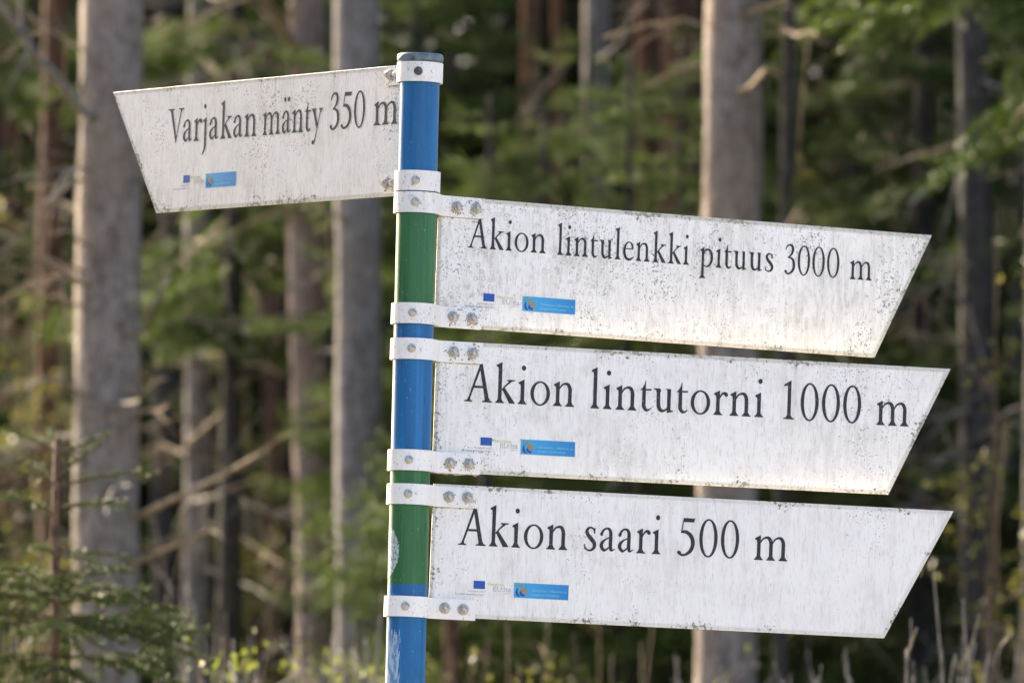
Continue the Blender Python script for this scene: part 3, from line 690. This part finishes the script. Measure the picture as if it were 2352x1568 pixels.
for key, name, lb, xt, xb, w, d, bk, H, seed, wob in (
 ('T1', 'pine_tree', 'thick grey brown pine trunk behind the tip of the left pointing sign', 257, 245, 148, 22.0, 'greybrown', 15, 1, .012),
 ('T2', 'pine_tree', 'slim red brown pine trunk left of the thick grey brown trunk', 115, 112, 56, 30.0, 'red', 15, 2, .05),
 ('T3', 'pine_tree', 'slim grey trunk crossed by bare branches right of the thick grey brown trunk', 462, 450, 58, 29.0, 'grey', 14, 3, .03),
 ('T4', 'pine_tree', 'pinkish pine trunk behind the left pointing sign, next to the pale grey trunk', 697, 722, 92, 27.5, 'pink', 16, 4, .05),
 ('T5', 'pine_tree', 'pale cool grey trunk just left of the post', 822, 832, 108, 25.5, 'grey', 16, 5, .015),
 ('T6', 'pine_tree', 'distant red brown trunk with a sunlit edge right of the post top', 1215, 1208, 48, 33.0, 'red', 16, 6, .03),
 ('T7', 'pine_tree', 'thin distant trunk with a sunlit edge between the red brown and the grey distant trunks', 1286, 1265, 30, 33.6, 'red', 16, 7, .05),
 ('T8', 'pine_tree', 'distant cool grey trunk above the ringed sign', 1372, 1362, 66, 31.0, 'grey', 16, 8, .02),
 ('T9', 'pine_tree', 'dark red brown trunk in shade left of the thick trunk above the arrow tips', 1560, 1565, 96, 33.0, 'red', 16, 9, .02),
 ('T10', 'pine_tree', 'thick warm grey trunk with a sunlit left edge above the right pointing signs', 1686, 1668, 139, 22.5, 'greybrown', 16, 10, .012),
 ('T11', 'young_tree', 'thin grey knotty stem beside the thick warm grey trunk', 1800, 1790, 33, 23.5, 'dark', 9, 11, .03),
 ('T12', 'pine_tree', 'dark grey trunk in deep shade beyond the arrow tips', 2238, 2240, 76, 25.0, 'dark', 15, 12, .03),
 ('T13', 'young_tree', 'thin brown stem below the lowest sign close to the post', 1047, 1040, 30, 24.0, 'red', 2.7, 13, .02),
):
    TC[key] = (xt, xb, d)
    TR[key] = tall_tree(name, lb, 'tree', xt, xb, w, d, bk, H, seed, None if name == 'young_tree' else seed, wob=wob, amp=.07)
for i_ in range(7):
    px_ = (20, 390, 640, 945, 1470, 2080, 2330)[i_] + random.uniform(-8, 8); d_ = random.uniform(31, 36)
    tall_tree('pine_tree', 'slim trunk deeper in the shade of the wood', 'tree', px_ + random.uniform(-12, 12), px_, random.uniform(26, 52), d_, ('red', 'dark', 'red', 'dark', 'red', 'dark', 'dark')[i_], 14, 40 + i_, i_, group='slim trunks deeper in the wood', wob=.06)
def px_branch(key, pts, dist, w0, w1, mat=M_DEAD, twigs=0, seed=0, dd=0.):
    t, base = TR[key]; n = len(pts); xt, xb, dc = TC[key]; y0 = pts[0][1]; root = ray(xt + (xb - xt) * y0 / 1568, y0 + (8 if pts[-1][1] < y0 else -8), dc)   # rooted in the trunk
    return branch_obj('dead_branch', [root] + [ray(x, y, dist + dd * i / max(1, n - 1)) for i, (x, y) in enumerate(pts)], w0 * mpp(dist) / 2, w1 * mpp(dist) / 2, t, mat, base, twigs, seed)
B1 = [  # (tree, points from the trunk outwards, distance, start and end width in pixels, material, twigs, depth drift)
 ('T1', [(200, 262), (150, 200), (85, 130), (30, 50), (-20, -10)], 21.9, 26, 17, M_DEADG, 3, -.4),
 ('T1', [(190, 650), (150, 628), (110, 606), (75, 592)], 21.9, 17, 11, M_DEAD, 1, -.3),
 ('T1', [(190, 905), (150, 882), (110, 872), (78, 880), (65, 896)], 21.9, 15, 10, M_DEAD, 0, -.3),
 ('T1', [(320, 765), (345, 715), (372, 668), (388, 640)], 21.9, 17, 10, M_DEADG, 1, -.4),
 ('T1', [(318, 1182), (400, 1145), (500, 1098), (615, 1032)], 21.9, 18, 10, M_DEAD, 4, -.8),
 ('T1', [(318, 1288), (370, 1265), (430, 1240), (484, 1216)], 21.9, 15, 8, M_DEAD, 3, -.5),
 ('T1', [(320, 920), (300, 882), (275, 852), (245, 832)], 21.5, 9, 6, M_DEADG, 0, -.6),
 ('T1', [(300, 1118), (262, 1122), (250, 1150), (243, 1185)], 21.6, 9, 6, M_DEADG, 0, -.5),
 ('T1', [(190, 560), (160, 530), (120, 540)], 21.9, 10, 6, M_DEAD, 1, -.3),
 ('T1', [(185, 1060), (150, 1010), (120, 990)], 21.9, 10, 6, M_DEAD, 1, -.3),
 ('T1', [(322, 905), (350, 880), (380, 868)], 21.9, 14, 8, M_DEAD, 1, -.3),
 ('T3', [(430, 1020), (470, 985), (520, 935), (560, 868)], 28.5, 13, 8, M_DEAD, 2, -.6),
 ('T3', [(460, 560), (510, 545), (545, 610), (590, 680), (605, 790)], 28.6, 18, 11, M_DEAD, 3, -.8),
 ('T3', [(470, 975), (430, 960), (380, 965), (340, 985)], 28.6, 14, 8, M_DEAD, 2, -.5),
 ('T3', [(450, 1150), (520, 1140), (600, 1170), (680, 1210)], 28.6, 16, 8, M_DEADG, 3, -.8),
 ('T3', [(462, 140), (500, 165), (540, 210), (580, 260)], 28.6, 20, 10, M_DEAD, 2, -.5),
 ('T3', [(465, 105), (520, 90), (590, 112), (650, 105)], 28.6, 14, 8, M_DEADG, 3, -.5),
 ('T3', [(455, 110), (420, 75), (380, 40), (350, 62)], 28.6, 16, 9, M_DEAD, 2, -.5),
 ('T4', [(690, 118), (660, 85), (640, 45), (610, 0), (590, -40)], 27.2, 27, 18, M_DEAD, 2, -.4),
 ('T4', [(690, 720), (600, 735), (520, 745), (440, 735)], 27.2, 10, 6, M_DEADG, 3, -.8),
 ('T4', [(740, 730), (790, 718), (850, 712), (905, 700)], 27.2, 8, 4, M_TWIG, 2, -.6),
 ('T4', [(700, 1210), (640, 1190), (580, 1160), (540, 1120)], 27.2, 12, 6, M_DEADG, 3, -.6),
 ('T10', [(1725, 200), (1745, 178), (1762, 158)], 22.3, 19, 12, M_DEAD, 0, -.2),
 ('T11', [(1800, 540), (1818, 512), (1836, 484)], 23.4, 19, 13, M_DEAD, 0, -.1),
 ('T10', [(1725, 30), (1770, 10), (1830, -20)], 22.4, 15, 9, M_DEAD, 1, -.2),
 ('T8', [(1390, 130), (1430, 90), (1450, 40), (1490, 0)], 30.8, 13, 6, M_DEADG, 2, -.4),
 ('T6', [(1225, 240), (1260, 190), (1310, 140)], 32.8, 12, 7, M_DEADG, 2, -.4),
 ('T12', [(2215, 700), (2160, 640), (2120, 560)], 24.9, 16, 8, M_DEADG, 3, -.4),
 ('T12', [(2260, 1000), (2310, 950), (2350, 930)], 24.9, 14, 8, M_DEADG, 3, -.4),
 ('T12', [(2220, 350), (2160, 400), (2090, 470)], 24.9, 18, 8, M_DEADG, 3, -.4),
]
for i, (kk, pts, d, w0, w1, m, tw, dd) in enumerate(B1): px_branch(kk, pts, d, w0, w1, m, tw, i, dd)

r_ = np.random.default_rng(91)
for kk, xc, hw, d, n in (('T1', 250, 70, 21.95, 12), ('T2', 118, 26, 29.9, 12), ('T3', 455, 28, 28.9, 16), ('T4', 708, 44, 27.4, 14), ('T5', 828, 52, 25.4, 6), ('T12', 2239, 36, 24.9, 14), ('T11', 1795, 16, 23.4, 8), ('T9', 1562, 44, 32.8, 8), ('T8', 1367, 30, 30.8, 7), ('T10', 1678, 66, 22.4, 4)):
    for i in range(n):
        y = r_.uniform(-40, 1560); sg_ = r_.choice((-1, 1)); l = r_.uniform(60, 230) * 25 / d; up = r_.uniform(-.75, .55) * l; x0 = xc + sg_ * hw * .9
        if kk in ('T1', 'T10') : l *= .6
        pts = [(x0, y), (x0 + sg_ * l * .35, y - up * .25 + r_.uniform(-9, 9)), (x0 + sg_ * l * .7, y - up * .6 + r_.uniform(-14, 14)), (x0 + sg_ * l, y - up + r_.uniform(-12, 12))]
        px_branch(kk, pts, d, r_.uniform(6, 13), r_.uniform(3, 5), (M_DEAD, M_DEADG, M_DEAD)[i % 3], 3, 500 + i + int(d * 10), r_.uniform(-.8, .3))

# ------------------------------------------------------------------ forest: spruces
def spruce(px, dist, crown, H, label, group=None, sc=1., rz=0., trunk_r=.07, base_z=0.):
    g = ray(px, 784, dist); base = Vector((g.x, g.y, 0)); t = empty('spruce_tree', base, label, 'tree', group)
    t.rotation_euler.z = rz; t.scale = (sc, sc, sc)
    tk = link('trunk', SP_TRUNK[H], t)
    link('crown', crown, t)
    return t
SP_TRUNK = {}
for H, r0 in ((4.6, .05), (9.5, .085), (8.5, .075), (12.5, .12), (11.5, .11)):
    SP_TRUNK[H] = trunk_np((0, 0, -.15), (0, 0, H), r0, .008, H, .06); SP_TRUNK[H].materials.append(M_BARK['dark'])
spruce(1030, 27.0, CR_A, 9.5, 'dense dark spruce standing right behind the top of the post', sc=.62, rz=.4)
spruce(1245, 25.4, CR_E, 4.6, 'small green spruce peeping over the ringed sign', sc=.93, rz=2.2)
spruce(1440, 25.0, CR_E, 4.6, 'small spruce with long green sprays above the ringed sign, beside the dark red brown trunk', sc=.97, rz=4.4)
spruce(1120, 24.6, CR_E, 4.6, 'small dark spruce hidden partly by the post and the ringed sign', sc=.93, rz=.7)
spruce(535, 28.0, CR_B, 8.5, 'light green spruce whose sprays hang between the slim grey and the pinkish trunks', sc=.92, rz=1.1)
spruce(945, 26.6, CR_B, 8.5, 'narrow spruce close behind the left side of the post', sc=.72, rz=3.0)
spruce(2390, 22.0, CR_B, 8.5, 'lit green spruce reaching in beyond the tips of the right pointing signs', sc=1.0, rz=4.0)
spruce(2120, 27.5, CR_A, 9.5, 'dark spruce crowding the dark grey trunk', sc=.9, rz=1.9)
spruce(1345, 28.4, CR_E, 4.6, 'small spruce at the foot of the distant cool grey trunk', sc=1.08, rz=1.2)
spruce(1560, 27.2, CR_E, 4.6, 'small spruce in front of the dark red brown trunk', sc=1.04, rz=3.3)
spruce(1965, 30.0, CR_A, 9.5, 'dark spruce between the thick warm grey trunk and the dark grey trunk', sc=1.05, rz=5.0)
spruce(-30, 33.0, CR_A, 9.5, 'olive spruce at the far side of the slim red brown trunk', sc=1.1, rz=.9)
for i, (x_, y_) in enumerate(((-5.6, 1.4),  (-7.4, -.2), (-7.6, 3.2), (-6.6, -6.2), (-8.8, -3.0), (-9.6, 2.0), (-9.2, 5.2), (3.6, 14.5), (5.0, 11.8), (4.4, 18.0), (6.4, 15.5), (5.6, 22.0), (7.6, 10.5))):  # unseen spruces added either side to shade the left sign and darken the wood
    e_ = spruce(1176, 20, CR_D, 11.5, 'unseen tall spruce added beside the signpost to block sky light', 'unseen spruces added to block sky light', sc=.95 + .09 * (i % 4), rz=i * 1.3); e_.location = (x_, y_, 0)
k_ = 0; random.seed(21)
for dist, n, span, cr_, H in ((37, 7, 1700, CR_D, 11.5), (40, 3, 420, CR_C, 12.5), (42, 9, 1900, CR_C, 12.5), (48, 10, 1900, CR_D, 11.5), (55, 11, 2000, CR_C, 12.5), (62, 10, 2100, CR_D, 11.5)):
    for i in range(n):
        px = 1176 + (-1 + 2 * (i + .5) / n) * span + random.uniform(-.35, .35) * span * 2 / n
        if dist == 37 and (1180 < px < 1480 or 330 < px < 520): continue
        spruce(px, dist + random.uniform(-1.5, 1.5), cr_, H, 'dark spruce deep in the wood behind the signpost', 'spruces deep in the wood', sc=random.uniform(.80, 1.15), rz=random.uniform(0, 6.28)); k_ += 1

# ------------------------------------------------------------------ undergrowth
def leafy(name, label, px, dist, top_y, nstem, spread, nleaf, size, mat, seed, cat='sapling', group=None, leaf_from=.4):
    r = np.random.default_rng(seed); g = ray(px, top_y, dist); base = Vector((g.x, g.y, 0)); H = g.z; t = empty(name, base, label, cat, group)
    ch = []; lf = []
    for i in range(nstem):
        h = H * (r.uniform(.75, 1.0) if leaf_from < .9 else r.uniform(.955, 1.0)) if i else H; a = r.uniform(0, 6.28); tip = np.array([math.cos(a) * spread * r.uniform(.2, 1), math.sin(a) * spread * r.uniform(.2, 1), h]) if i else np.array([0., 0, H])
        q = np.linspace(0, 1, 10)[:, None]; ax = tip * q + np.array([0, 0, 0.]) + r.normal(size=(10, 3)) * .012 * q; ax[:, :2] = tip[:2] * q ** 1.6 + r.normal(size=(10, 2)) * .01
        ch.append((*tube_np(ax, np.linspace(.010, .0025, 10), 5), 0, 0.))
        for b in range(5):
            tt = r.uniform(leaf_from, .95); p = np.array([np.interp(tt, q[:, 0], ax[:, c]) for c in range(3)]); a2 = r.uniform(0, 6.28); l = r.uniform(.12, .35) * (1.2 - tt) + .06
            e = p + np.array([math.cos(a2) * l, math.sin(a2) * l, l * r.uniform(.2, .9)]); tw = p + (e - p) * np.linspace(0, 1, 4)[:, None]; ch.append((*tube_np(tw, np.linspace(.004, .0015, 4), 4), 0, 0.))
            for kx in range(nleaf):
                lf.append(p + (e - p) * r.uniform(.1, 1.05) + r.normal(size=3) * .02)
    V, F, _, _ = merge(ch); link('stem', tri_mesh('stem', V, F), t, [M_TWIG if mat is not M_LEAF else M_STALK])
    if lf:
        B = np.array(lf); n = len(B); d = nrm(r.normal(size=(n, 3)) + np.array([0, 0, -.3])); sd = nrm(np.cross(d, nrm(r.normal(size=(n, 3))))); L = size * r.uniform(.6, 1.2, (n, 1))
        V = np.empty((n * 4, 3)); V[0::4] = B; V[1::4] = B + d * L * .5 + sd * L * .32; V[2::4] = B + d * L; V[3::4] = B + d * L * .5 - sd * L * .32
        i4 = np.arange(n) * 4; F = np.concatenate([np.stack([i4, i4 + 1, i4 + 2], 1), np.stack([i4, i4 + 2, i4 + 3], 1)])
        link('leaves', tri_mesh('leaves', V, F, None, np.repeat(r.uniform(0, 1, n), 4)), t, [mat])
    return t
G_SH = 'leafy shoots in the undergrowth'
for i, (px, d, y, n, nl) in enumerate(((540, 17, 1466, 1, 9), (585, 17.3, 1500, 1, 6), (765, 19, 1462, 2, 6), (835, 18.6, 1480, 2, 6), (870, 19, 1515, 1, 6), (700, 19.4, 1545, 1, 5))):
    leafy('leafy_shoot', 'sunlit yellow green shoot low down left of the post foot', px, d, y, n, .14, nl, .022, M_LEAF, 100 + i, 'shoot', G_SH, .945)
for i, (px, d, y) in enumerate(((1180, 19, 1430), (1320, 20, 1450), (1260, 21, 1400), (1480, 20, 1470), (1560, 19, 1500), (1110, 20, 1460), (1400, 22, 1380), (1640, 21, 1440))):
    leafy('leafy_shoot', 'olive leafy shoot in the undergrowth below the lowest sign', px, d, y, 4, .22, 5, .032, M_LEAF_O, 120 + i, 'shoot', 'olive shoots under the signs', .6)
leafy('birch_sapling', 'yellow green leafy birch between the thick warm grey trunk and the dark grey trunk', 1895, 28, 40, 5, .35, 30, .036, M_LEAF_O, 140, 'tree', None, .55)
leafy('birch_sapling', 'bright leafed young birch beside the dark grey trunk', 2290, 21.5, 480, 5, .25, 18, .034, M_LEAF_O, 141, 'tree', None, .6)
leafy('birch_sapling', 'yellow leafed young birch left of the slim red brown trunk', 40, 29, 330, 6, .35, 22, .040, M_LEAF_O, 142, 'tree', None, .5)
leafy('birch_sapling', 'olive leafed young birch between the slim grey and the pinkish trunks', 585, 31, 180, 6, .4, 26, .040, M_LEAF_O, 143, 'tree', None, .45)
leafy('birch_sapling', 'sparse young birch between the red brown and the thick grey brown trunks', 150, 26, 560, 4, .25, 10, .034, M_LEAF_O, 144, 'tree', None, .6)

def stalk(pts, dist, w0, label, seed, fork=None, group=None, mat=M_STALK):
    P = [ray(x, y, dist) for x, y in pts]; b = P[0]; base = Vector((b.x, b.y, 0))
    t = empty('dry_stalk', base, label, 'stalk', group)
    d = (P[1] - P[0]).normalized(); foot_ = b - d * (b.z / max(.3, d.z)); foot_ = Vector((b.x + (foot_.x - b.x) * .4, b.y, -.05))
    branch_obj('stem', [foot_, (foot_ + b) / 2 + Vector((.01, 0, 0))] + P, w0 * mpp(dist) / 2 * 1.2, w0 * mpp(dist) / 2 * .3, t, mat, base, 0, seed)
    if fork: branch_obj('side_stem', [ray(x, y, dist - .05 * i) for i, (x, y) in enumerate(fork)], w0 * mpp(dist) / 2 * .85, w0 * mpp(dist) / 2 * .5, t, mat, base, 0, seed + 1)
    return t
ST_ = [([(2166, 1600), (2160, 1500), (2150, 1380), (2140, 1275)], 10, None), ([(2228, 1600), (2222, 1500), (2214, 1430), (2213, 1375)], 11, [(2222, 1520), (2235, 1470), (2250, 1410)]),
       ([(2255, 1600), (2280, 1530), (2305, 1470), (2316, 1435)], 10, [(2300, 1482), (2318, 1462), (2326, 1448)]), ([(2082, 1600), (2085, 1520), (2092, 1470), (2093, 1420)], 11, [(2086, 1500), (2098, 1465), (2106, 1440)]),
       ([(2178, 1600), (2200, 1540), (2222, 1500), (2236, 1480)], 8, None), ([(2330, 1600), (2336, 1520), (2328, 1450)], 7, None)]
for i, (p, w, fk) in enumerate(ST_): stalk(p, 14.8 + (i % 3) * .7, w * .75, 'pale bare stalk standing below the arrow tip of the lowest sign', 200 + i, fk, 'bare stalks under the arrow tips')
r_ = np.random.default_rng(5)
for i in range(22):
    x = r_.uniform(1560, 2360); y = r_.uniform(1440, 1550) if x > 1900 else r_.uniform(1490, 1560); dx = r_.uniform(-35, 35)
    stalk([(x, 1640), (x + dx * .4, 1600), (x + dx, y)], r_.uniform(15.5, 19), r_.uniform(4, 8), 'thin grey stalk in the thicket below the right pointing signs', 240 + i, [(x + dx * .5, 1590), (x + dx * .5 + r_.uniform(-40, 40), y + 15)] if i % 3 == 0 else None, 'thin stalks under the right pointing signs', M_DEADG)
for i in range(26):
    x = r_.uniform(330, 890); y = r_.uniform(1330, 1540); dx = r_.uniform(-45, 45)
    stalk([(x, 1640), (x + dx * .4, 1590), (x + dx, y)], r_.uniform(16, 20), r_.uniform(5, 9), 'thin dry stalk in the undergrowth left of the post', 300 + i, None, 'thin stalks left of the post', M_STALK if i % 2 else M_DEAD)
for i in range(14):
    x = r_.uniform(0, 240); y = r_.uniform(1150, 1500); dx = r_.uniform(-70, 70)
    stalk([(x, 1640), (x + dx * .4, 1580), (x + dx, y)], r_.uniform(15, 18), r_.uniform(4, 8), 'thin dry stalk around the young spruce', 340 + i, None, 'thin stalks around the young spruce', M_STALK if i % 2 else M_DEAD)

# young spruce in front of the thick trunk
def young_spruce():
    d = 15.3; top = ray(128, 1010, d); bot = ray(120, 1568, d); base = Vector((bot.x, bot.y, 0)); t = empty('young_spruce', base, 'small dark young spruce with a bare brown stem before the thick grey brown trunk', 'tree')
    H = top.z; r = np.random.default_rng(77); n = 14
    ax = np.stack([np.linspace(0, top.x - bot.x, n) + r.normal(size=n) * .004, r.normal(size=n) * .004, np.linspace(-.05, H, n)], 1)
    V, F = tube_np(ax, np.linspace(.015, .007, n), 9); me = tri_mesh('trunk', V, F); me.polygons.foreach_set('use_smooth', [True] * len(me.polygons)); link('trunk', me, t, [M_STEM])
    whorls = [(1420, 8, .36, 1., .06), (1385, 6, .26, .9, .2), (1330, 4, .20, .5, .3), (1270, 4, .20, .35, .2), (1180, 4, .22, .3, .35), (1120, 4, .20, .3, .45), (1510, 6, .36, .9, -.02), (1570, 6, .38, .9, -.05), (1050, 3, .12, .5, .6)]
    for wi, (py, nb, L, dens, pit) in enumerate(whorls):
        z = ray(125, py, d).z
        for kx in range(nb):
            az = kx * 2 * math.pi / nb + r.uniform(-.3, .3) + wi; l = L * r.uniform(.75, 1.25); dr = np.array([math.cos(az), math.sin(az) * .8, pit + r.uniform(-.12, .12)])
            q = np.linspace(0, 1, 6)[:, None]; a0 = np.array([np.interp(z, ax[:, 2], ax[:, 0]), 0, z + r.uniform(-.01, .01)]); br = a0 + dr * l * q + np.array([0, 0, -.06]) * q ** 2 * l / .3
            ch = [(*tube_np(br, np.linspace(.0032, .0014, 6), 5), 1, 0.)]
            tws = [br]
            if dens > .6:
                for tt in (.35, .5, .65, .8):
                    p = a0 + dr * l * tt
                    for s2 in (-1, 1):
                        a2 = az + s2 * .8; tw = p + np.array([math.cos(a2), math.sin(a2), pit - .25 + r.uniform(-.2, .15)]) * l * .42 * (1.2 - tt) * np.linspace(0, 1, 4)[:, None]; tws.append(tw); ch.append((*tube_np(tw, np.linspace(.003, .0015, 4), 4), 1, 0.))
            for tw in tws:
                Ls = np.linalg.norm(tw[-1] - tw[0]); m = int(Ls * 1150 * (.3 + .6 * dens)) + 4; tt = r.uniform(.1, 1, m) * (len(tw) - 1); i = np.minimum(tt.astype(int), len(tw) - 2); fr = (tt - i)[:, None]
                V, F, T = needles(tw[i] * (1 - fr) + tw[i + 1] * fr, nrm(tw[i + 1] - tw[i]), r.uniform(0, 1, m), .021, .0024, r); ch.append((V, F, 0, T))
            V, F, Mi, T = merge(ch); me = tri_mesh('branch', V, F, Mi, T); link('branch', me, t, [M_NEEDLE, M_TWIG])
young_spruce()
